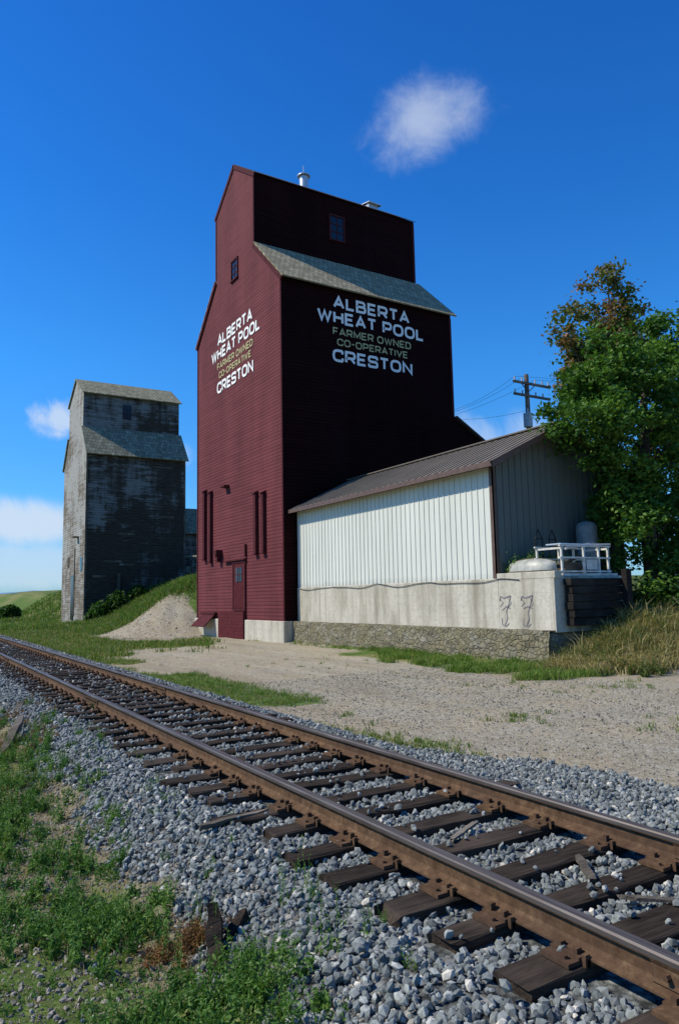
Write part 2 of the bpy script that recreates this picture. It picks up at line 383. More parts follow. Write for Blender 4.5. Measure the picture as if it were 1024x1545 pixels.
while y<150:
    yc=y+rng.normal(0,.03); ty.append(yc); rot=rng.normal(0,.022); dx=rng.normal(0,.07); w=.11+rng.normal(0,.008); zt=-1.861-abs(rng.normal(0,.006))
    M=Matrix.Translation((3.87+dx,yc,zt))@Matrix.Rotation(rot,4,'Z')
    L=1.3+rng.normal(0,.03)
    n0=len(ties.v); secs=9
    for s_ in range(secs):
        t=-L+2*L*s_/(secs-1)
        for (u,v) in ((-w,-.17),(w,-.17),(w,-.012),(w-.015,0),(-w+.015,0),(-w,-.012)):
            e_=1 if s_ in(0,secs-1) else .2
            p=M@Vector((t+rng.normal(0,.02)*e_,u+rng.normal(0,.006),v+(rng.normal(0,.003) if v>-.1 else 0)))
            ties.v.append(tuple(p))
    for s_ in range(secs-1):
        for q in range(6):
            a=n0+s_*6+q;b_=n0+s_*6+(q+1)%6; ties.f.append((a,b_,b_+6,a+6)); ties.m.append(0)
    ties.f.append(tuple(n0+q for q in range(6))); ties.f.append(tuple(n0+(secs-1)*6+q for q in reversed(range(6)))); ties.m+=[0,0]
    if y<60:
        for x in RX:
            plates.box(x-.19,x+.19,yc-.095,yc+.095,-1.863,RB-.001)
            for sgn in (-1,1):
                plates.box(x+sgn*.095-.018,x+sgn*.095+.018,yc-.095,yc+.095,RB-.001,RB+.012)
                for yo in (-.055,.05):
                    if rng.random()<.85:
                        plates.box(x+sgn*.078-.017,x+sgn*.078+.02,yc+yo-.014,yc+yo+.014,RB+.002,RB+.034+rng.random()*.02)
                plates.tube([(x+sgn*.15,yc+.04*sgn,RB-.003),(x+sgn*.15,yc+.04*sgn,RB+.016)],.014,6)
            if y<30:
                plates.box(x-.085,x+.085,yc-.125,yc-.1,RB-.03,RB+.004)
                plates.box(x-.098,x-.066,yc-.125,yc-.1,RB-.03,RB+.03)
    y+=.545; k+=1
ties.obj('wooden_ties',[M_tie],track)
plates.obj('tie_plates_and_spikes',[M_rust],track)
ty=np.array(ty)

# ---------------------------------------------------------------- ballast rocks
phi=(1+5**.5)/2
ico=np.array([(-1,phi,0),(1,phi,0),(-1,-phi,0),(1,-phi,0),(0,-1,phi),(0,1,phi),(0,-1,-phi),(0,1,-phi),(phi,0,-1),(phi,0,1),(-phi,0,-1),(-phi,0,1)],float)
ico/=np.linalg.norm(ico[0])
icf=np.array([(0,11,5),(0,5,1),(0,1,7),(0,7,10),(0,10,11),(1,5,9),(5,11,4),(11,10,2),(10,7,6),(7,1,8),(3,9,4),(3,4,2),(3,2,6),(3,6,8),(3,8,9),(4,9,5),(2,4,11),(6,2,10),(8,6,7),(9,8,1)])
def rots(n):
    q=rng.normal(size=(n,4)); q/=np.linalg.norm(q,axis=1)[:,None]; w,x,y,z=q.T
    return np.stack([1-2*(y*y+z*z),2*(x*y-z*w),2*(x*z+y*w),2*(x*y+z*w),1-2*(x*x+z*z),2*(y*z-x*w),2*(x*z-y*w),2*(y*z+x*w),1-2*(x*x+y*y)],-1).reshape(n,3,3)
def rocks(name,P,rad,mat,tone):
    n=len(P)
    V=ico[None]*(1+rng.uniform(-.28,.25,(n,12,1)))
    sc=np.stack([np.ones(n),rng.uniform(.6,1,n),rng.uniform(.45,.85,n)],-1)
    V=V*sc[:,None,:]; V=np.einsum('nij,nkj->nki',rots(n),V)*rad[:,None,None]+P[:,None,:]
    F=(icf[None]+12*np.arange(n)[:,None,None]).reshape(-1,3)
    add(name,mesh_np(name,V.reshape(-1,3),[F],[mat],{'tone':np.repeat(tone,12)}))
def scatter(n,x0,x1,y0,y1): return rng.uniform(x0,x1,n),rng.uniform(y0,y1,n)
PX=[];PY=[];PR=[]
for n,x0,x1,y0,y1,r0,r1 in ((72000,1.2,8.2,1.2,12,.016,.040),(36000,1.3,6.8,12,34,.026,.046),(9000,1.5,6.5,34,60,.045,.07)):
    x,y=scatter(n,x0,x1,y0,y1); r=r0+(r1-r0)*rng.random(n)**1.6
    keep=(ballast(x,y)>rng.random(n)*.8+.1)&(x<1.8*y+1.5)
    j=np.clip(np.searchsorted(ty,y),1,len(ty)-1); dd=np.minimum(abs(y-ty[j]),abs(y-ty[j-1]))
    on=(dd<.125)&(abs(x-3.87)<1.33)
    keep&=~(on&(rng.random(n)>.03))
    keep&=~((abs(x-RX[0])<.09)|(abs(x-RX[1])<.09))
    PX.append(x[keep]);PY.append(y[keep]);PR.append(r[keep])
PX=np.concatenate(PX);PY=np.concatenate(PY);PR=np.concatenate(PR)
j=np.clip(np.searchsorted(ty,PY),1,len(ty)-1); dd=np.minimum(abs(PY-ty[j]),abs(PY-ty[j-1]))
onT=(dd<.125)&(abs(PX-3.87)<1.33)
PZ=H(PX,PY)+PR*rng.uniform(-.1,.9,len(PX))+.012*(fbm(PX*3,PY*3)-.5)*4
PZ=np.where(onT,-1.86+PR*.4,PZ)
tone=np.clip(rng.normal(.43,.2,len(PX)),0,.93); tone[rng.random(len(PX))<.02]=1
rocks('gravel_ballast',np.stack([PX,PY,PZ],-1),PR,M_rock,tone)
x,y=scatter(30000,-1.5,2.2,2.3,12); k=(x>-.65*y+1)|(x>-1); x=x[k];y=y[k]
x2,y2=scatter(20000,6,15,4.5,18); x=np.concatenate([x,x2]);y=np.concatenate([y,y2]); r=.006+.019*rng.random(len(x))**3
x3,y3=scatter(1500,10,17,42,50); x=np.concatenate([x,x3]);y=np.concatenate([y,y3]); r=np.concatenate([r,.02+.03*rng.random(1500)**3])
rocks('loose_pebbles',np.stack([x,y,H(x,y)+r*.2],-1),r,M_peb,np.clip(rng.normal(.45,.25,len(x)),0,1))

# ---------------------------------------------------------------- vegetation generators
def blades(P,h,w,lean,tone):
    n=len(P); a=rng.uniform(0,2*np.pi,n); side=np.stack([np.cos(a),np.sin(a),np.zeros(n)],-1)
    b=rng.uniform(0,2*np.pi,n); ln=np.stack([np.cos(b),np.sin(b),np.zeros(n)],-1)*(lean*h*rng.random(n))[:,None]
    up=np.array([0,0,1.])
    m=P+up*(h*.55)[:,None]+ln*.35; t=P+up*(h*(1-.25*lean))[:,None]+ln
    s=side*w[:,None]
    V=np.stack([P-s,P+s,m+s*.75,m-s*.75,t],1).reshape(-1,3)
    o=5*np.arange(n)[:,None]
    return V,[o+np.array([0,1,2,3]),o+np.array([3,2,4])],np.repeat(tone,5)
def leaves(P,size,tone,up=.5,asp=.55):
    n=len(P); nn=rng.normal(size=(n,3)); nn[:,2]=abs(nn[:,2])+up; nn/=np.linalg.norm(nn,axis=1)[:,None]
    r=rng.normal(size=(n,3)); u=np.cross(nn,r); u/=np.linalg.norm(u,axis=1)[:,None]; v=np.cross(nn,u)
    s=size[:,None]
    V=np.stack([P-u*s,P+v*s*asp+nn*s*.12,P+u*s,P-v*s*asp+nn*s*.12],1).reshape(-1,3)
    return V,[4*np.arange(n)[:,None]+np.arange(4)],np.repeat(tone,4)
def merge(parts):
    V=[];F3=[];F4=[];T=[];o=0
    for v,f,t in parts:
        V.append(v);T.append(t)
        for q in f: (F4 if q.shape[1]==4 else F3).append(q+o)
        o+=len(v)
    F=[]
    if F4: F.append(np.concatenate(F4))
    if F3: F.append(np.concatenate(F3))
    return np.concatenate(V),F,np.concatenate(T)
def veg(name,parts,mat,parent=None):
    V,F,T=merge(parts); return add(name,mesh_np(name,V,F,[mat],{'tone':T}),parent)
def tufts(cx,cy,nb,rad,h,w,lean=.8,tm=.5,ts=.2,straw=.06):
    n=len(cx); k=np.repeat(np.arange(n),nb); N=len(k)
    rr=np.abs(rng.normal(0,1,N))*rad
    a=rng.uniform(0,2*np.pi,N); x=cx[k]+rr*np.cos(a); y=cy[k]+rr*np.sin(a)
    hs=rng.uniform(.6,1.35,n)[k]*h*rng.uniform(.5,1.15,N)
    t=np.clip(rng.normal(tm,ts,n)[k]*.6+rng.normal(tm,ts,N)*.4,0,.9); t[rng.random(N)<straw]=1
    P=np.stack([x,y,H(x,y)-.01],-1)
    return blades(P,hs,w*rng.uniform(.6,1.3,N),lean,t)
def field(n,x0,x1,y0,y1,thr=.35,fn=grassmask):
    x,y=scatter(n,x0,x1,y0,y1); m=fn(x,y)>thr+.3*rng.random(n); return x[m],y[m]
def weeds(cx,cy,hgt,nst,lsz,tm=.5,spread=.6,asp=.4):
    n=len(cx);k=np.repeat(np.arange(n),nst);N=len(k); a=rng.uniform(0,2*np.pi,N)
    h=(np.asarray(hgt)*np.ones(n))[k]*rng.uniform(.5,1.1,N); l=spread*h*rng.uniform(.1,1,N)
    base=np.stack([cx[k]+rng.normal(0,.03,N),cy[k]+rng.normal(0,.03,N)],-1)
    tip=base+np.stack([np.cos(a),np.sin(a)],-1)*l[:,None]
    q=14; t=np.linspace(.12,1,q)
    xx=base[:,None,0]+(tip-base)[:,None,0]*t**1.4; yy=base[:,None,1]+(tip-base)[:,None,1]*t**1.4
    zz=H(base[:,0],base[:,1])[:,None]+h[:,None]*t
    P=np.stack([xx,yy,zz],-1).reshape(-1,3)+rng.normal(0,.5,(N*q,3))*lsz
    tn=np.clip(np.repeat(rng.normal(tm,.2,n)[k],q)+rng.normal(0,.13,N*q),0,.93)
    sz=lsz*rng.uniform(.5,1.2,N*q)*np.tile(1.25-.7*t,N)
    lf=leaves(P,sz,tn,.3,asp)
    B=np.concatenate([base,H(base[:,0],base[:,1])[:,None]],1); s=np.zeros((N,3)); s[:,0]=.002;
    Tp=np.concatenate([tip,B[:,2:]+h[:,None]],1); mid=B+(Tp-B)*.5; mid[:,:2]-= (tip-base)*.12
    V=np.stack([B-s,B+s,mid+s,mid-s,Tp],1).reshape(-1,3);o=5*np.arange(N)[:,None]
    return [lf,(V,[o+np.array([0,1,2,3]),o+np.array([3,2,4])],np.full(5*N,.75))]

def clump_pts(n,cs):
    X_=[];Y_=[]
    for (a,b,ra,rb,wt) in cs:
        m=int(n*wt); X_.append(rng.normal(a,ra,m)); Y_.append(rng.normal(b,rb,m))
    return np.concatenate(X_),np.concatenate(Y_)
cs=[(.95,8.6,.3,.55,1.5),(.6,7.6,.25,.5,.9),(1.25,5.1,.2,.22,.6),(1.0,5.6,.25,.25,.4),(1.6,3.8,.2,.22,.8),(1.2,3.75,.16,.15,.4),(1.5,10.5,.35,1.2,.8),(.9,13,.7,2.5,1.6),(.2,10,.6,2,.8),(1.3,6.5,.2,.3,.3)]
parts=[]
x,y=clump_pts(62,cs); parts+=weeds(x,y,rng.uniform(.08,.28,len(x)),10,.024)
x,y=clump_pts(26,cs); parts.append(tufts(x,y,18,.09,.15,.0026,1.2,.5,.2,.4))
x,y=scatter(420,-.8,1.95,2.6,12); parts+=weeds(x,y,rng.uniform(.03,.12,len(x)),6,.015)
x,y=scatter(16,1.2,2.4,3.0,5.2); parts+=weeds(x,y,rng.uniform(.2,.42,len(x)),4,.015,.6,.35)
x,y=scatter(45,1.8,2.7,2.8,12); parts+=weeds(x,y,rng.uniform(.06,.16,len(x)),5,.012,.6,.5)
veg('foreground_weeds',parts,M_weed)
x,y=scatter(4200,-1,2.0,2.5,13); m=fbm(x*1.4+30,y*1.4)>.43; x=x[m];y=y[m]
veg('dry_plant_litter',[tufts(x,y,14,.08,.045,.0024,2.6,.5,.25,.1)],M_litter)
x,y=clump_pts(22,[(1.62,4.55,.13,.08,1),(1.75,12.2,.25,.6,1.6),(2.0,14.5,.3,.8,1.)])
veg('reddish_dry_weeds',weeds(x,y,rng.uniform(.08,.2,len(x)),7,.016,.5,.8)+[tufts(x,y,14,.05,.14,.0025,1.2,.5,.2,.2)],M_redweed)
parts=[]
x,y=field(2600,-6,1.8,9,40,.2); parts.append(tufts(x,y,16,.16,.24,.006,.9,.5,.22,.18))
x,y=field(2500,-14,1.2,40,110,.2); parts.append(tufts(x,y,10,.4,.4,.02,.9,.5,.22,.15))
veg('left_grass_verge',parts,M_grass)
parts=[]
x,y=field(2900,5.8,9,7.5,32,.28); parts.append(tufts(x,y,16,.10,.13,.005,.9,.6,.2,.15))
x,y=field(5200,6,16,28,62,.3); parts.append(tufts(x,y,12,.25,.3,.013,.9,.5,.25,.25))
x,y=field(5000,6,30,60,120,.3); parts.append(tufts(x,y,9,.5,.55,.03,.9,.5,.25,.15))
x,y=field(4500,11,24,46,68,.3); parts.append(tufts(x,y,14,.35,.5,.02,.9,.55,.25,.12))
x,y=clump_pts(16,[(9.3,9.5,.3,.4,1),(12.5,13.2,.5,.4,.6),(11,7.2,.6,.4,1.2),(12,21,1,2,.8),(14.3,11.2,.8,.3,1.2),(6.6,8.7,.25,.35,3),(6.4,9.8,.2,.4,2)]); parts.append(tufts(x,y,18,.08,.12,.006,1.,.6,.2,.2))
x,y=scatter(420,6.5,15,7,32); parts.append(tufts(x,y,9,.06,.05,.004,1.2,.6,.2,.4))
veg('right_grass_verge',parts,M_grass)
x,y=scatter(1500,13.6,16.7,13.0,25.5); n_=fbm(x*.8,y*.8); m=(x>16.7-3.3*ss(26,17,y)*ss(.3,.7,n_)*1.2); x=x[m];y=y[m]
x2,y2=scatter(140,16.1,16.6,23,31.5)
veg('green_grass_patch',[tufts(x,y,26,.13,.24,.009,.9,.7,.18,.03),tufts(x2,y2,12,.08,.16,.006,.9,.6,.2,.2)],M_grass)
x,y=scatter(3300,15.8,28,11.7,15.6); m=(grassmask(x,y)>.35)&((y<14.9)|(x>20.4)); x=x[m];y=y[m]
x2,y2=scatter(160,16.2,19.9,13.6,14.9); x3,y3=scatter(90,16.8,27,12.6,15); x4,y4=scatter(260,16.0,27,12.0,15)
veg('dry_grass_mound',[tufts(x,y,24,.18,.5,.011,1.3,.62,.3,.15),tufts(x2,y2,24,.16,.55,.010,1.1,.25,.15,.1),tufts(x3,y3,26,.18,.85,.009,.7,.45,.3,.2)]+weeds(x4,y4,rng.uniform(.3,.7,260),6,.05,.15,.6,.5),M_dry)

# ---------------------------------------------------------------- red grain elevator
E=empty('red_grain_elevator')
b=MB()
prof=[(32,-1.15),(44.2,-1.15),(44.2,16.7),(41,19.8),(41,24.1),(38.12,26.1),(35.25,24.1),(35.25,19.8),(32,16.7)]
b.prism(prof,16.3,27.6,0)
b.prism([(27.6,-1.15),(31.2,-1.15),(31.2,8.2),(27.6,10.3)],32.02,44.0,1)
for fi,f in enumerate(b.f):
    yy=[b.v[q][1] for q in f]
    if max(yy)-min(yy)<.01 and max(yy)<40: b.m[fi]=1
b.obj('walls',[M_red,M_red_shade],E)
b=MB()
def roof(y0,z0,y1,z1,x0,x1,th=.12,m=0): b.slab((x0,y0,z0),(x1,y0,z0),(x1,y1,z1),(x0,y1,z1),th,m)
roof(31.75,16.50,35.24,19.84,16.22,27.85,.08); roof(44.45,16.50,41.01,19.84,16.22,27.85,.08)
roof(35.12,24.03,38.12,26.13,16.27,27.7,.03,1); roof(41.15,24.03,38.12,26.13,16.27,27.7,.03,1)
b.slab((27.6,31.8,10.34),(31.5,31.8,8.05),(31.5,44.2,8.05),(27.6,44.2,10.34),.12,1)
b.obj('shingle_roofs',[M_shg,simple('dark_roofing',(.06,.045,.04),.9)],E)
b=MB()
def edge(p,q,w=.2,t=.04,x=16.3):
    d=Vector((0,q[0]-p[0],q[1]-p[1])).normalized(); nrm=Vector((0,-d.z,d.y))
    c=Vector((0,38,10))-Vector((0,p[0],p[1]))
    if nrm.dot(c)<0: nrm=-nrm
    P=[Vector((x,p[0],p[1])),Vector((x,q[0],q[1]))]; P2=[P[1]+nrm*w,P[0]+nrm*w]
    vs=[P[0],P[1],P2[0],P2[1]]; n=len(b.v); b.v+=[tuple(v) for v in vs]+[tuple(v-Vector((t,0,0))) for v in vs]
    for f in ((0,1,2,3),(7,6,5,4),(0,4,5,1),(1,5,6,2),(2,6,7,3),(3,7,4,0)): b.f.append(tuple(n+i for i in f)); b.m.append(0)
edge((31.8,16.52),(35.2,19.8),.24,.1); edge((44.4,16.52),(41,19.8),.24,.1); edge((35.1,24.02),(38.1,26.12),.24,.06); edge((41.15,24.02),(38.15,26.12),.24,.06)
edge((32,-1.1),(32,16.5),.14,.035); edge((44.2,-1.1),(44.2,16.5),.14,.035); edge((35.25,19.9),(35.25,23.95),.14,.035); edge((41,19.9),(41,23.95),.14,.035)
b.box(27.46,27.6,31.965,32,10.4,16.4); b.box(27.46,27.6,35.215,35.25,19.95,23.9)
b.obj('corner_and_rake_boards',[M_redt],E)
b=MB()
b.box(16.18,27.5,31.9,44.3,-2.6,-1.13)
b.obj('concrete_foundation',[M_conc],E,bevel=.03)
b=MB()
for yc,z0,z1 in ((42.7,2.5,6.7),(41.7,2.3,6.5),(35.15,2.4,5.6),(34.2,2.4,5.5)):
    b.box(16.12,16.3,yc-.15,yc+.15,z0,z1); b.prism([(16.06,z1),(16.3,z1+.01),(16.3,z1+.16),(16.06,z1+.04)],yc-.2,yc+.2,1)
    b.box(16.08,16.3,yc-.2,yc+.2,z0-.08,z0)
b.box(15.9,16.3,40.0,40.5,2.6,2.9); b.box(16.0,16.3,40.1,40.4,2.2,2.6)
b.box(16.18,16.3,36.5,36.64,2.3,3.0); b.box(15.95,16.3,38.9,39.5,6.5,6.62)
b.obj('wooden_chases',[M_redt],E,bevel=.01)
b=MB()
y0,y1,z0,z1=36.7,38.2,-.55,2.0
b.box(16.24,16.3,y0,y1,z0,z1,0)
for a in (y0-.12,y1): b.box(16.2,16.3,a,a+.12,z0,z1,1)
b.box(16.2,16.3,y0-.12,y1+.12,z1,z1+.14,1); b.box(16.12,16.3,y0-.2,y1+1.3,z1+.14,z1+.22,1)
b.box(16.18,16.3,y0-.12,y1+.12,z0-.1,z0,1)
for i_ in range(6): b.box(16.222,16.242,y0+.02+i_*.25,y0+.23+i_*.25,z0+.05,z0+1.35,0)
b.box(16.215,16.243,37.05,37.85,.95,1.75,2)
for a in (37.3,37.55): b.box(16.2,16.22,a,a+.04,.95,1.75,1)
b.box(16.2,16.22,37.05,37.85,1.33,1.38,1)
for i_ in range(9): b.box(16.1-.004*(i_%2),16.3,36.6,40.2,-2.3+.18*i_,-2.3+.18*i_+.172,0)
b.obj('door',[M_reddk,M_redt,M_glass],E)
b=MB()
b.slab((15.5,40.9,-1.6),(16.2,40.9,-.9),(16.2,43.0,-.9),(15.5,43.0,-1.6),.05)
b.box(16.1,16.3,40.8,43.1,-.88,-.75)
b.obj('loading_apron',[M_redt],E)
def window(parent,name,face,c,z,w,h,nv,nh,frm):
    b=MB()
    def bx(a0,a1,d0,d1,z0,z1,m):
        if face[0]=='x': b.box(face[1]-d1,face[1]-d0,a0,a1,z0,z1,m)
        else: b.box(a0,a1,face[1]-d1,face[1]-d0,z0,z1,m)
    bx(c-w/2,c+w/2,.0,.02,z-h/2,z+h/2,0)
    for s in (-1,1): bx(c+s*w/2-.05,c+s*w/2+.05,0,.07,z-h/2,z+h/2,1)
    bx(c-w/2-.05,c+w/2+.05,0,.08,z+h/2,z+h/2+.09,1); bx(c-w/2-.08,c+w/2+.08,0,.11,z-h/2-.08,z-h/2,1)
    for i in range(1,nv): bx(c-w/2+w*i/nv-.02,c-w/2+w*i/nv+.02,.02,.045,z-h/2,z+h/2,1)
    for i in range(1,nh): bx(c-w/2,c+w/2,.02,.05,z-h/2+h*i/nh-.02,z-h/2+h*i/nh+.02,1)
    b.obj(name,[M_glass,frm],parent)
window(E,'gable_window',('x',16.3),38.0,19.4,.9,1.15,2,3,M_redt)
window(E,'cupola_window',('y',35.25),21.75,22.1,1.0,1.5,2,3,M_redt)
b=MB()
b.tube([(21.0,37.9,25.3),(21.0,37.9,26.6)],.28,14); b.tube([(21.0,37.9,26.65),(21.0,37.9,26.7),(21,37.9,26.9)],[.42,.42,.1],14)
b.tube([(21.0,37.9,26.6),(21.0,37.9,27.4)],.03,6)
b.box(25.2,25.9,36.8,37.6,25.0,25.55); b.slab((25.1,36.6,25.5),(26.1,36.6,25.45),(26.1,37.7,25.7),(25.1,37.7,25.75),.05)
b.obj('roof_vents',[M_galv],E)

# block lettering built from strokes
GL={'A':(1.05,[([(0,0),(.5,1),(1,0)],0,0),([(.2,.3),(.8,.3)],0,0)]),
'L':(.8,[([(0,1),(0,0),(1,0)],0,0)]),
'B':(.98,[([(0,.52),(0,1),(.92,1),(.92,.52),(0,.52)],1,0),([(0,.52),(0,0),(1,0),(1,.52),(.4,.52)],1,0)]),
'E':(.85,[([(1,1),(0,1),(0,0),(1,0)],0,0),([(0,.5),(.88,.5)],0,0)]),
'R':(.98,[([(0,0),(0,1),(1,1),(1,.42),(0,.42)],1,0),([(.55,.42),(1,0)],0,0)]),
'T':(.92,[([(0,1),(1,1)],0,0),([(.5,1),(.5,0)],0,0)]),
'W':(1.45,[([(0,1),(.26,0),(.5,.9),(.74,0),(1,1)],0,0)]),
'H':(.95,[([(0,0),(0,1)],0,0),([(1,0),(1,1)],0,0),([(0,.5),(1,.5)],0,0)]),
'P':(.95,[([(0,0),(0,1),(1,1),(1,.4),(0,.4)],1,0)]),
'O':(1.1,[([(0,0),(0,1),(1,1),(1,0)],2,1)]),
'F':(.82,[([(1,1),(0,1),(0,0)],0,0),([(0,.48),(.85,.48)],0,0)]),
'M':(1.2,[([(0,0),(0,1),(.5,.15),(1,1),(1,0)],0,0)]),
'N':(1.0,[([(0,0),(0,1),(1,0),(1,1)],0,0)]),
'D':(1.0,[([(0,0),(0,1),(1,1),(1,0)],1,1)]),
'C':(1.0,[([(1,.7),(1,1),(0,1),(0,0),(1,0),(1,.3)],2,0)]),
'-':(.45,[([(0,.5),(1,.5)],0,0)]),
'I':(.02,[([(.5,0),(.5,1)],0,0)]),
'V':(1.05,[([(0,1),(.5,0),(1,1)],0,0)]),
'S':(.98,[([(1,.74),(1,1),(0,1),(0,.5),(1,.5),(1,0),(0,0),(0,.26)],2,0)])}
def roundp(P,mode,closed,r):
    out=[];n=len(P)
    for i in range(n):
        p=np.array(P[i]);
        if not closed and i in (0,n-1): out.append(p); continue
        a=np.array(P[i-1]);c=np.array(P[(i+1)%n]); da=a-p;dc=c-p; la=np.linalg.norm(da);lc=np.linalg.norm(dc)
        do= mode==2 or (mode==1 and p[0]>max(q[0] for q in P)-1e-6)
        if not do: out.append(p); continue
        rr=min(r,la*.48,lc*.48); s=p+da/la*rr;e=p+dc/lc*rr
        for t in np.linspace(0,1,5): out.append((1-t)**2*s+2*t*(1-t)*p+t*t*e)
    return out
def ribbon(P,closed,hw):
    n=len(P);L_=[];R2=[]
    for i in range(n):
        p=P[i]; a=P[i-1] if (closed or i>0) else None; c=P[(i+1)%n] if (closed or i<n-1) else None
        d1=(p-a)/np.linalg.norm(p-a) if a is not None else None
        d2=(c-p)/np.linalg.norm(c-p) if c is not None else None
        if d1 is None: d1=d2
        if d2 is None: d2=d1
        n1=np.array([-d1[1],d1[0]]);n2=np.array([-d2[1],d2[0]]); m=n1+n2; l=np.linalg.norm(m)
        m=m/l if l>1e-6 else n1
        k=min(hw/max(m@n1,.2),hw*2.0); L_.append(p+m*k);R2.append(p-m*k)
    return L_,R2
def text(name,s,center,width,height,mode,mat,tw=.2):
    hw=height*tw/2; gap=.42; adv=0; items=[]
    for ch in s:
        if ch==' ': adv+=.6; continue
        w,st=GL[ch]; items.append((adv,w,st)); adv+=w+gap
    tot=adv-gap; sx=(width-2*hw)/tot; hh=height-2*hw
    b=MB(); dep=0
    def P3(u,v,d):
        if mode=='y': return (center[0]+u,center[1]-d,center[2]+v)
        return (center[0]-d,center[1]-u,center[2]+v)
    for (x0,w,st) in items:
        for (pts,rm,cl) in st:
            P=[np.array([(x0+px_*w)*sx-(width-2*hw)/2,(py_-.5)*hh]) for px_,py_ in pts]
            P=roundp(P,rm,cl,height*.36)
            A,Bq=ribbon(P,cl,hw); dep=(dep+1)%4; d=.002*dep
            n=len(A)
            for i in range(n if cl else n-1):
                j=(i+1)%n; b.poly([P3(*A[i],d),P3(*A[j],d),P3(*Bq[j],d),P3(*Bq[i],d)])
    me=D.meshes.new(name); me.from_pydata(b.v,[],b.f); me.materials.append(mat); add(name,me,E)
for mode in ('y','x'):
    for s,w,z,h,mt in (('ALBERTA',5.1,15.85,.70,M_white),('WHEAT POOL',7.1,14.98,.70,M_white),('FARMER OWNED',5.2,14.2,.42,M_tan),('CO-OPERATIVE',4.7,13.62,.40,M_tan),('CRESTON',5.3,12.85,.70,M_white)):
        c=(21.95,31.97,z) if mode=='y' else (16.27,38.1,z)
        text('lettering_'+s.lower().replace(' ','_').replace('-','_'),s,c,w,h,mode,mt,.20 if mt is M_white else .175)

# ---------------------------------------------------------------- old weathered elevator
O=empty('weathered_grain_elevator')
b=MB()
pr=[(65.9,-2.4),(76.2,-2.4),(76.2,13.5),(74.2,16.0),(74.2,19.4),(71.05,21.3),(67.9,19.4),(67.9,16.0),(65.9,13.5)]
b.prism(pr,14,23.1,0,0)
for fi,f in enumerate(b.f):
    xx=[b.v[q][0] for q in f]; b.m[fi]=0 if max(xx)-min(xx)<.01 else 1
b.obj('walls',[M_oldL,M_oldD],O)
b=MB()
for a in ((65.6,13.15,67.9,16.1),(76.5,13.15,74.2,16.1),(67.6,19.25,71.05,21.36),(74.5,19.25,71.05,21.36)):
    roof(a[0],a[1],a[2],a[3],13.85,23.3,.1)
b.obj('shingle_roofs',[M_shgo],O)
b=MB()
b.box(13.92,14,70.3,71.4,-1.6,2.5,0); b.box(13.93,14,70.0,70.2,-1.2,5,1); b.box(13.94,14,72.6,73.4,3.4,4.3,1); b.box(13.5,14,68.6,69.4,5.9,6.0,1)
b.box(13.95,14,66.9,67.8,2.8,4.0,0); b.box(17.6,18.4,67.85,67.9,17.2,18.6,0)
b.box(13.95,14.1,65.87,66.0,-2,13.2,1);b.box(16.8,17.0,65.5,65.9,-2,2.5,1);
b.box(22.95,23.1,65.86,65.9,0,13.1,1)
for i_ in range(14):
    xb=rng.uniform(14.3,21); zb=rng.uniform(0,13); b.box(xb,xb+rng.uniform(.8,2),65.87,65.9,zb,zb+.18,1)
b.obj('doors_and_boards',[M_glass,M_timber],O)
b=MB(); b.prism([(68,-1),(75,-1),(75,6.6),(71.5,9.2),(68,6.6)],23.1,29,0); b.obj('side_annex',[M_oldD],O)
b=MB(); roof(67.6,6.4,71.5,9.3,23.1,29.3); roof(75.4,6.4,71.5,9.3,23.1,29.3); b.box(23.3,24.1,66.2,66.4,2.6,3.2); b.obj('annex_roof',[M_shgo],O)
S2=empty('small_wooden_shed'); b=MB(); b.box(22.6,27,60,63,1,3.6); b.obj('walls',[M_oldD],S2); b=MB(); b.slab((22.2,59.7,3.7),(27.3,59.7,3.9),(27.3,63.3,4.1),(22.2,63.3,3.9),.12); b.obj('roof',[M_shgo],S2)

# ---------------------------------------------------------------- white metal shed
S=empty('white_metal_shed')
b=MB(); XW=17.0; Y0=17.9; Y1=31.9
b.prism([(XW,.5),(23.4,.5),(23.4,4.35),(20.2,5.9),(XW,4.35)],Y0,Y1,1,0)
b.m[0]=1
yy=Y0+.15
while yy<Y1-.1:
    b.box(XW-.025,XW,yy,yy+.03,.5,4.32); yy+=.3
xx=XW+.15
while xx<23.3:
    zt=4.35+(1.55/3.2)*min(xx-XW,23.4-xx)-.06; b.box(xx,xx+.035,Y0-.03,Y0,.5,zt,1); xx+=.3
b.obj('panel_walls',[M_panel,M_panel_shade],S)
b=MB()
b.slab((16.55,17.45,4.32),(20.2,17.45,6.06),(20.2,31.97,6.06),(16.55,31.97,4.32),.05)
b.slab((20.2,17.45,6.06),(23.85,17.45,4.32),(23.85,31.97,4.32),(20.2,31.97,6.06),.05)
yy=17.6
while yy<31.9:
    b.slab((16.55,yy,4.375),(20.2,yy,6.115),(20.2,yy+.04,6.115),(16.55,yy+.04,4.375),.03); yy+=.4
b.box(20.0,20.4,17.45,31.97,6.1,6.15)
b.obj('metal_roof',[M_roofm],S)
b=MB()
b.box(16.50,16.55,17.4,31.97,4.19,4.37); 
for s_ in (0,1):
    xa,xb=(16.55,20.2) if s_==0 else (23.85,20.2)
    b.slab((xa,17.4,4.15),(xb,17.4,5.89),(xb,17.45,5.89),(xa,17.45,4.15),.2)
b.box(XW-.04,XW+.1,Y0-.04,Y0-.001,.5,4.3); b.box(XW-.04,XW-.001,Y0-.04,Y0+.12,.5,4.3)
b.slab((16.55,17.5,4.28),(XW,17.5,4.28),(XW,31.9,4.28),(16.55,31.9,4.28),.02)
b.obj('brown_fascia_trim',[M_brown],S)
b=MB()
b.box(XW-.05,20.2,15.4,17.8,-1.2,.5); b.box(XW-.05,23.4,17.8,Y1,-1.2,.498)
b.box(XW-.06,XW+.25,15.35,17.85,.44,.66)
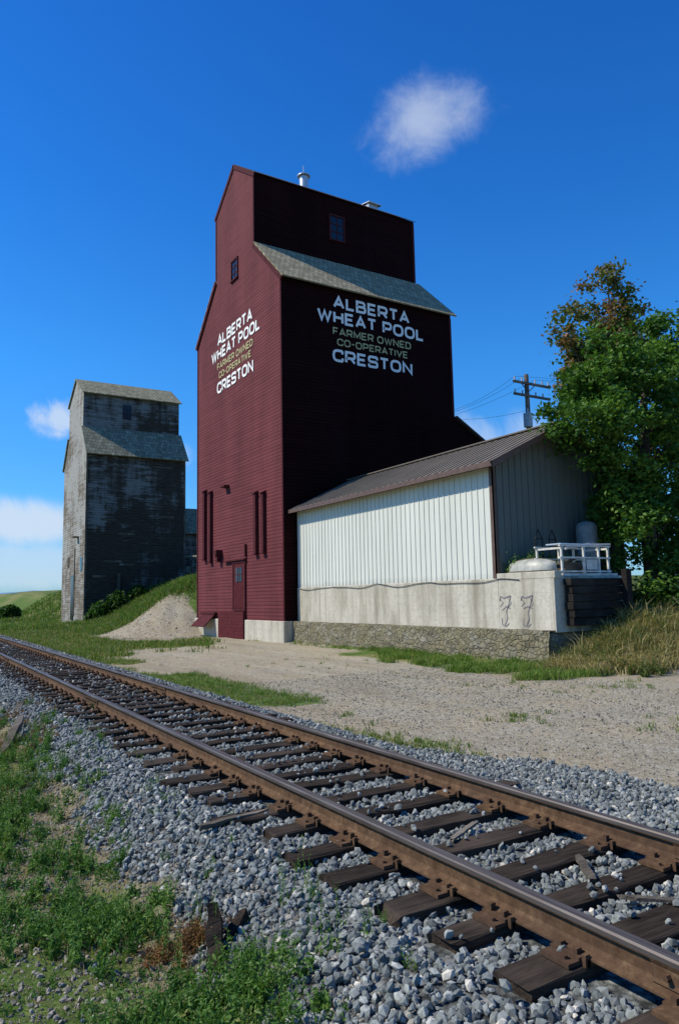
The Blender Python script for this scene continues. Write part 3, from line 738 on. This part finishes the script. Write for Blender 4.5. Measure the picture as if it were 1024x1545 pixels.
b.obj('concrete_wall',[M_conc],S,bevel=.02)
ny_,nz_=120,11
yv=np.linspace(15.45,31.85,ny_); zv=np.linspace(-2.6,-1.15,nz_)
V=[];
for a in yv:
    for c in zv:
        t=(c+2.6)/1.45
        V.append((XW-.32-.12*(1-t)+.16*(fbm(a*2.5,c*4+10)-.5)*(1 if c<zv[-1]-.01 else .3),a,c+ (.10*(fbm(a*1.5,5.)-.5) if c>-1.2 else 0)))
n0=len(V)
for a in yv: V.append((XW+.1,a,-1.13))
F_=[]
for i_ in range(ny_-1):
    for j_ in range(nz_-1):
        q=i_*nz_+j_; F_.append((q,q+1,q+nz_+1,q+nz_))
    F_.append((i_*nz_+nz_-1,n0+i_,n0+i_+1,(i_+1)*nz_+nz_-1))
add('rubble_foundation',mesh_np('rubble_foundation',V,[np.array(F_)],[M_rub],smooth=False),S)
b=MB(); b.box(16.72,20.4,15.47,17.8,-2.8,-1.21); b.obj('rubble_corner',[M_rub],S,bevel=.05)
b=MB()
pts=[]
for i_ in range(90):
    t=i_/89; yv_=31.6-14.8*t; pts.append((XW-.08,yv_,.49-.12*abs(math.sin(t*13+.4))-.03*math.sin(t*37)))
b.tube(pts,.012,5); b.obj('black_cable',[M_black],S)
b=MB()
def stroke(P,w=.05):
    for (a,c),(d,e) in zip(P[:-1],P[1:]):
        dv=Vector((0,d-a,e-c)); n_=Vector((0,-dv.z,dv.y)).normalized()*w/2; x_=XW-.058
        b.poly([(x_,a+n_.y,c+n_.z),(x_,d+n_.y,e+n_.z),(x_,d-n_.y,e-n_.z),(x_,a-n_.y,c-n_.z)])
for yo in (17.45,16.5):
    j_=rng.normal(0,.03,12)
    stroke([(yo+.30,-.24),(yo+.26,-.10+j_[0]),(yo+.1,-.15),(yo-.2,-.08+j_[1]),(yo-.10,-.35),(yo+.02,-.6+j_[2]),(yo-.02,-.8),(yo+.10,-1.02)],.045); stroke([(yo+.22,-.52+j_[3]),(yo+.02,-.42),(yo-.18,-.48)],.03)
    stroke([(yo+.22,-.80),(yo+.24,-1.0),(yo+.05,-1.06),(yo-.08,-.96+j_[4])],.03)
    stroke([(yo+.3,-.16),(yo+.14,-.3),(yo+.3,-.42)],.022); stroke([(yo-.05,-.12),(yo-.22,-.3),(yo-.12,-.42)],.02)
b.obj('graffiti',[simple('graffiti_paint',(.20,.18,.18),.7,var=.5)],S)

C=empty('timber_crib')
b=MB()
for i_ in range(6):
    z=-1.0+i_*.24; b.box(17.3+rng.uniform(-.05,.05),20.0+rng.uniform(-.2,.2),15.02+rng.uniform(-.03,.03),15.33,z,z+.22)
b.box(19.55,19.8,14.8,15.0,-1.3,.7)
b.obj('stacked_beams',[woodm('dark_crib_timber',(.012,.01,.009),(.035,.03,.025))],C,bevel=.02)
K=empty('white_metal_rack')
b=MB()
x0,x1,y0,y1=17.45,19.6,15.5,16.5
for x_ in (x0,x0+1.0,x1-.45,x1):
    for y_ in (y0,y1): b.box(x_-.03,x_+.03,y_-.03,y_+.03,.5,1.42)
for z in (.62,1.05,1.42):
    b.box(x0-.1,x1+.1,y0-.035,y0+.025,z,z+.05); b.box(x0-.1,x1+.1,y1-.025,y1+.035,z,z+.05)
for x_ in (x0,x1): b.box(x_-.025,x_+.025,y0,y1,1.34,1.40)
b.box(x0+1.1,x1-.55,y0-.02,y0+.0,.70,1.02)
b.box(x0-.1,x1+.3,y0-.1,y1+.1,.505,.58)
b.obj('frame',[M_wht],K)
b=MB(); b.tube([(x0+.3,15.6,1.36),(x1+.2,16.2,1.62)],.04,8); b.tube([(x0+.5,16.2,1.52),(x1+.4,15.7,1.54)],.03,8); b.box(x0+.2,x1-.7,15.7,16.3,1.5,1.54); b.obj('scrap_metal',[M_galv],K)
b=MB(); b.box(17.9,18.7,15.8,16.3,.6,.95); b.box(18.9,19.4,15.7,16.3,.6,.85); b.tube([(17.7,15.7,.9),(19.3,16.3,1.2)],.05,8); b.obj('stored_boards',[M_timber],K,bevel=.02)
b=MB(); n=11; secs=[]
for i_ in range(n):
    t=i_/(n-1); w=.42*(1-abs(2*t-1)**3*.9); hh=.42*(1-.3*abs(2*t-1)**2); row=[]
    for k_ in range(9):
        a=math.pi*k_/8; row.append((17.45-w*math.cos(a)*1.0,16.1+2.0*t-.35,.68+hh*math.sin(a)**.8))
    secs.append(row)
base=len(b.v)
for r_ in secs: b.v+=r_
for i_ in range(n-1):
    for k_ in range(8):
        q=base+i_*9+k_; b.f.append((q,q+1,q+10,q+9)); b.m.append(0)
b.f.append(tuple(base+k_ for k_ in range(9))); b.m.append(0); b.f.append(tuple(base+(n-1)*9+k_ for k_ in range(9))); b.m.append(0)
B=empty('upturned_boat'); b.obj('hull',[M_alu],B,smooth=True)
b=MB(); b.tube([secs[i_][0] for i_ in range(n)],.03,6); b.tube([secs[i_][8] for i_ in range(n)],.03,6); b.tube([(17.45,15.8+.2*i_,.68+.425*(1-.3*abs(.2*i_-1)**2)) for i_ in range(11)],.018,6); b.obj('gunwales_and_keel',[M_timber],B)
T_=empty('storage_tank'); b=MB()
b.tube([(20.7,17.2,.5),(20.7,17.2,2.3),(20.7,17.2,2.42),(20.7,17.2,2.5)],[.36,.36,.28,.05],20); b.obj('tank_body',[M_tank],T_,smooth=False)
Lr=empty('plant_trellis'); b=MB()
for xc in (18.3,18.95):
    for s_ in (-1,1): b.tube([(xc+s_*.16,17.2,.5),(xc+s_*.16,17.2,1.8),(xc,17.2,2.12)],.02,5)
    for z in (1.15,1.5,1.8): b.tube([(xc-.16,17.2,z),(xc+.16,17.2,z)],.016,5)
b.obj('trellis_bars',[M_black],Lr)
x,y=scatter(110,17.25,20.4,16.9,17.75)
zb=H(x,y)
pp=weeds(x,y,rng.uniform(.35,.9,len(x)),8,.07,.6,.6,.55)
nq=8*14*4; pp[0][0][:,2]+=np.repeat(.5-zb,nq); pp[1][0][:,2]+=np.repeat(.5-zb,8*5)
veg('potted_plants',pp,M_weed)

# ---------------------------------------------------------------- utility pole and wires
U=empty('utility_pole'); b=MB()
b.tube([(31.6,30,-2),(31.6,30,13)],[.19,.13],10,0)
for z in (12.35,11.6):
    b.box(30.4,33.4,29.82,29.94,z,z+.13,0)
for xo in (30.5,31.1,32.2,32.8,33.3):
    b.tube([(xo,29.88,12.48),(xo,29.88,12.72)],.045,8,1)
for xo in (30.5,31.1,32.2,32.8): b.tube([(xo,29.88,11.73),(xo,29.88,11.95)],.045,8,1)
b.tube([(31.0,29.88,12.4),(31.6,29.88,11.9)],.03,5,0); b.tube([(32.2,29.88,12.4),(31.6,29.88,11.9)],.03,5,0)
b.tube([(31.25,29.7,9.7),(31.25,29.7,10.5),(31.25,29.7,10.56)],[.26,.26,.12],14,1); b.tube([(31.25,29.7,10.5),(31.25,29.7,10.85)],.05,8,1)
b.obj('pole_and_crossarms',[M_pole,M_grey],U)
b=MB()
def wire(p,q,sag=.5,r=.008):
    p=Vector(p);q=Vector(q); b.tube([p.lerp(q,i/16)-Vector((0,0,sag*4*(i/16)*(1-i/16))) for i in range(17)],r,4)
for i_,xo in enumerate((30.5,31.1,32.2)): wire((xo,29.88,12.72),(27.65+.0,33+i_*1.0,10.9-.1*i_),.3)
wire((31.25,29.7,10.7),(27.65,33,10.5),.2)
for xo in (30.5,32.2,33.3): wire((xo,29.88,12.72),(xo+42,5,12.2),1)
b.obj('overhead_wires',[M_black],U)
for (px,py,hh) in ((9.6,100,6.0),(10.2,115,4.2)):
    TP=empty('telegraph_pole'); b=MB(); z=float(H(px,py)); b.tube([(px,py,z-.5),(px,py,z+hh)],[.12,.09],6); b.box(px-.8,px+.8,py-.05,py+.05,z+hh-.6,z+hh-.48); b.obj('pole',[M_timber],TP)

# ---------------------------------------------------------------- trees
def tree(name,trunk,limbs,ells,nclump,nleaf,lsz,mat,tone0=.5,cr=.55,lr=1.):
    T=empty(name); b=MB()
    b.tube(trunk[0],trunk[1],10)
    pts=[Vector(p) for p in trunk[0]]
    C=[]
    vol=np.array([e[3]*e[4]*e[5] for e in ells])**.8; vol/=vol.sum()
    for i in range(nclump):
        e=ells[rng.choice(len(ells),p=vol)]; d=rng.normal(size=3); d/=np.linalg.norm(d); r=rng.uniform(.35,1.08)**.6
        C.append((e[0]+d[0]*e[3]*r,e[1]+d[1]*e[4]*r,e[2]+d[2]*e[5]*r))
    C=np.array(C)
    for i in rng.choice(nclump,min(limbs,nclump),replace=False):
        c=Vector(C[i]); 
        cand=[p for p in pts[len(pts)//3:] if p.z<c.z+.3] or pts[1:2]
        s=cand[-1].lerp(cand[max(0,len(cand)-2)],rng.random()); mid=s.lerp(c,.5)+Vector(rng.normal(0,.2,3))-Vector((0,0,.15))
        b.tube([s,mid,c],[.06*lr,.035*lr,.01],6)
    b.obj('trunk_and_limbs',[M_bark],T,smooth=True)
    k=np.repeat(np.arange(nclump),nleaf); N=len(k)
    rad=rng.uniform(.55,1.35,nclump)[k]*cr
    P=C[k]+rng.normal(0,.5,(N,3))*rad[:,None]*np.array([1.1,1.1,.7])
    ct=np.clip(rng.normal(tone0,.17,nclump),.05,.95)[k]
    veg('foliage',[leaves(P,lsz*rng.uniform(.6,1.25,N),np.clip(ct+rng.normal(0,.16,N),0,1),.4,.6)],mat,T)
tree('leafy_tree',([(23.3,16.6,-1.5),(23.2,16.5,1.5),(23.4,16.6,4),(23.7,16.7,7),(24.2,16.8,9)],[.3,.25,.2,.13,.05]),45,
  [(23.2,16.8,5.6,3.3,2.5,3.4),(20.2,16.1,6.2,1.8,1.4,1.4),(21.3,16.0,3.8,1.4,1.2,1.2),(22.6,16.2,2.4,1.9,1.6,1.8),(26.3,17,8.2,2.5,2.4,2.6),(24.2,15.7,.1,3.0,1.4,1.6),(27.2,16.8,4,2.6,2.2,4),(21.3,16.4,8.0,1.3,1.2,1.1),(23.4,15.0,-.6,2.2,.8,1.2),(25.8,15.0,-.5,2.2,1.0,1.5)],490,175,.098,M_leaf,.52,.5)
tree('tall_drying_tree',([(26.3,20.2,-1.5),(26.2,20.1,4),(26.3,20.1,9),(26.4,20.0,11.5),(26.5,20.0,14.1)],[.25,.2,.10,.05,.02]),60,
  [(26.3,20,12.7,1.2,1.1,1.8),(25.2,20,10.9,2.0,1.4,1.5),(27.6,20,11.2,1.5,1.3,1.8),(24.9,19.8,9.0,2.3,1.4,1.5),(26.2,20,10.0,1.8,1.3,1.7)],230,75,.10,M_leafb,.48,.42,.6)
Bs=empty('round_bush'); px_,py_=11.8,96
n=2200; d=rng.normal(size=(n,3)); d/=np.linalg.norm(d,axis=1)[:,None]; d*=rng.uniform(.5,1,(n,1)); P=d*np.array([1.3,1.3,1.1])+np.array([px_,py_,float(H(px_,py_))+1.0]); veg('leaves',[leaves(P,.2*np.ones(n),np.clip(rng.normal(.2,.15,n),0,1))],M_leaf,Bs)
Bs=empty('shrub')
P=[]
for (a,c,rr) in ((15.2,64.6,1.1),(16.6,64.4,1.2),(18.2,64.2,.9),(14.4,64.9,.6)):
    n=700; d=rng.normal(size=(n,3)); d/=np.linalg.norm(d,axis=1)[:,None]; d*=rng.uniform(.4,1,(n,1)); P.append(d*rr*np.array([1,1,.9])+np.array([a,c,float(H(a,c))+rr*.6]))
P=np.concatenate(P); veg('leaves',[leaves(P,.16*np.ones(len(P)),np.clip(rng.normal(.2,.15,len(P)),0,1))],M_leaf,Bs)

# ---------------------------------------------------------------- wood debris
def plank(name,c,L,w,t,rz,ry=0.,mat=M_timber):
    b=MB(); n=7
    M=Matrix.Translation(c)@Matrix.Rotation(rz,4,'Z')@Matrix.Rotation(ry,4,'Y'); k=len(b.v)
    for i in range(n):
        u=-L/2+L*i/(n-1); ww=w/2*(1-.6*abs(2*i/(n-1)-1)**3*rng.random()); o=rng.normal(0,w*.07)
        for (a,d) in ((-ww,-t/2),(ww,-t/2),(ww*.95,t/2),(-ww*.95,t/2)): b.v.append(tuple(M@Vector((u+rng.normal(0,.02),a+o,d+rng.normal(0,t*.1)))))
    for i in range(n-1):
        for q in range(4):
            a=k+i*4+q;c_=k+i*4+(q+1)%4; b.f.append((a,c_,c_+4,a+4)); b.m.append(0)
    b.f.append((k,k+1,k+2,k+3)); e=k+(n-1)*4; b.f.append((e,e+1,e+2,e+3)); b.m+=[0,0]
    return b.obj(name,[mat])
plank('wood_debris',(4.05,3.55,-1.85),.5,.06,.025,.9,.04)
plank('wood_debris',(4.0,2.95,-1.85),.45,.045,.02,-.7,.04)
plank('wood_debris',(2.55,6.0,-1.87),.7,.07,.04,.2,.03)
plank('wood_debris',(3.9,4.6,-1.85),.5,.05,.02,.5,.03)
plank('rotten_timber_stub',(1.72,4.35,-2.02),.34,.10,.10,1.1,-.85,M_tie)
plank('rotten_timber_stub',(1.86,4.4,-2.04),.28,.06,.06,.4,-.7,M_tie)
plank('wood_debris',(1.6,12.4,-2.02),1.3,.12,.08,1.2,-.3)

# ---------------------------------------------------------------- sun, sky, camera
elev=math.radians(47); sd=Vector((-.88,.475,0)).normalized()*math.cos(elev)+Vector((0,0,math.sin(elev)))
L=D.lights.new('sun','SUN'); L.energy=5.0; L.angle=math.radians(.5); L.color=(1,.935,.82)
so=D.objects.new('sun',L); COL.objects.link(so); so.rotation_euler=sd.to_track_quat('Z','Y').to_euler(); so.location=(-20,20,40)
W=D.worlds.new('World'); SC.world=W; W.use_nodes=True; nt=W.node_tree; nt.nodes.clear()
N=nt.nodes.new; Lk=nt.links.new
out=N('ShaderNodeOutputWorld'); bg=N('ShaderNodeBackground'); bg.inputs[1].default_value=.085; Lk(bg.outputs[0],out.inputs[0])
sky=N('ShaderNodeTexSky'); sky.sky_type='NISHITA'; sky.sun_disc=False; sky.sun_elevation=elev; sky.sun_rotation=math.atan2(sd.x,sd.y); sky.air_density=1.; sky.dust_density=.2; sky.ozone_density=3.; sky.altitude=600
tc=N('ShaderNodeTexCoord')
sx=N('ShaderNodeSeparateXYZ'); Lk(tc.outputs['Generated'],sx.inputs[0])
rp=N('ShaderNodeValToRGB'); Lk(sx.outputs[2],rp.inputs[0]); e=rp.color_ramp.elements
e[0].position=0; e[0].color=(.60,.95,1.45,1); e[1].position=.75; e[1].color=(.17,1.0,2.2,1)
for p_,c_ in ((.12,(.54,1.28,1.9)),(.30,(.38,1.42,2.3)),(.5,(.23,1.2,2.3))):
    q=e.new(p_); q.color=(*c_,1)
mu=N('ShaderNodeMix'); mu.data_type='RGBA'; mu.blend_type='MULTIPLY'; mu.inputs[0].default_value=1; Lk(sky.outputs[0],mu.inputs[6]); Lk(rp.outputs[0],mu.inputs[7])
def nmath(op,a,b=0.,c=0.):
    x=N('ShaderNodeMath'); x.operation=op
    for s,v in zip(x.inputs,(a,b,c)):
        if isinstance(v,bpy.types.NodeSocket): Lk(v,s)
        else: s.default_value=v
    return x.outputs[0]
col=mu.outputs[2]
def cloud(dirn,right,ru,rv,amt,nscale,thr,seed,soft=.7,wn=1.8,dist_=.9):
    global col
    d=Vector(dirn).normalized(); r=Vector(right).normalized(); u=d.cross(r).normalized()
    vals=[]
    for vec,rad in ((r,ru),(u,rv)):
        dp=N('ShaderNodeVectorMath'); dp.operation='DOT_PRODUCT'; Lk(tc.outputs['Generated'],dp.inputs[0]); dp.inputs[1].default_value=vec
        off=d.dot(vec); vals.append(nmath('POWER',nmath('ABSOLUTE',nmath('DIVIDE',nmath('SUBTRACT',dp.outputs['Value'],off),rad)),2))
    dp=N('ShaderNodeVectorMath'); dp.operation='DOT_PRODUCT'; Lk(tc.outputs['Generated'],dp.inputs[0]); dp.inputs[1].default_value=d
    front=nmath('GREATER_THAN',dp.outputs['Value'],.3)
    dist=nmath('SUBTRACT',1,nmath('SQRT',nmath('ADD',vals[0],vals[1])))
    mp=N('ShaderNodeMapping'); Lk(tc.outputs['Generated'],mp.inputs[0]); mp.inputs['Location'].default_value=(seed,seed*.3,0)
    ns=N('ShaderNodeTexNoise'); Lk(mp.outputs[0],ns.inputs['Vector']); ns.inputs['Scale'].default_value=nscale; ns.inputs['Detail'].default_value=9; ns.inputs['Roughness'].default_value=.64; ns.inputs['Distortion'].default_value=dist_
    k=nmath('ADD',nmath('MULTIPLY',dist,.8),nmath('MULTIPLY',nmath('SUBTRACT',ns.outputs['Fac'],.5+thr),wn))
    mr=N('ShaderNodeMapRange'); mr.interpolation_type='SMOOTHSTEP'; Lk(k,mr.inputs[0]); mr.inputs[1].default_value=0; mr.inputs[2].default_value=soft; mr.inputs[3].default_value=0; mr.inputs[4].default_value=amt
    dk=N('ShaderNodeMapRange'); dk.interpolation_type='SMOOTHSTEP'; Lk(dist,dk.inputs[0]); dk.inputs[1].default_value=-.25; dk.inputs[2].default_value=.3
    f=nmath('MULTIPLY',nmath('MULTIPLY',mr.outputs[0],front),dk.outputs[0])
    mx=N('ShaderNodeMix'); mx.data_type='RGBA'; Lk(f,mx.inputs[0]); Lk(col,mx.inputs[6]); mx.inputs[7].default_value=(8.2,9.2,10.4,1); col=mx.outputs[2]
cloud((.515,.635,.567),(.80,-.50,.30),.098,.060,.55,14,.03,3.3,.95,1.5,.25)
cloud((.165,.96,.235),(.853,-.521,0),.045,.028,.7,16,0,5.)
cloud((.10,.98,.10),(.99,-.12,0),.14,.035,.8,9,-.08,8.)
cloud((.12,.98,.045),(.99,-.12,0),.3,.03,.5,6,-.1,18.)
cloud((.30,.93,.19),(.99,-.3,0),.05,.03,.4,12,.0,1.)
cloud((.66,.72,.20),(.9,-.6,0),.14,.05,.4,9,.0,12.)
Lk(col,bg.inputs[0])

y_,pt,r_,f_=0.5484,0.117,-0.0205,1090.8
Fv=Vector((math.sin(y_)*math.cos(pt),math.cos(y_)*math.cos(pt),math.sin(pt)))
R0=Vector((math.cos(y_),-math.sin(y_),0)); U0=R0.cross(Fv)
Rv=R0*math.cos(r_)+U0*math.sin(r_); Uv=-R0*math.sin(r_)+U0*math.cos(r_)
cam=D.cameras.new('camera'); co=D.objects.new('camera',cam); COL.objects.link(co)
Mx=Matrix((Rv,Uv,-Fv)).transposed().to_4x4(); co.matrix_world=Mx
cam.sensor_fit='VERTICAL'; cam.sensor_height=36; cam.lens=f_/1545*36; cam.clip_start=.05; cam.clip_end=20000
SC.camera=co
SC.view_settings.view_transform='Standard'; SC.view_settings.look='None'; SC.view_settings.exposure=0; SC.view_settings.gamma=1
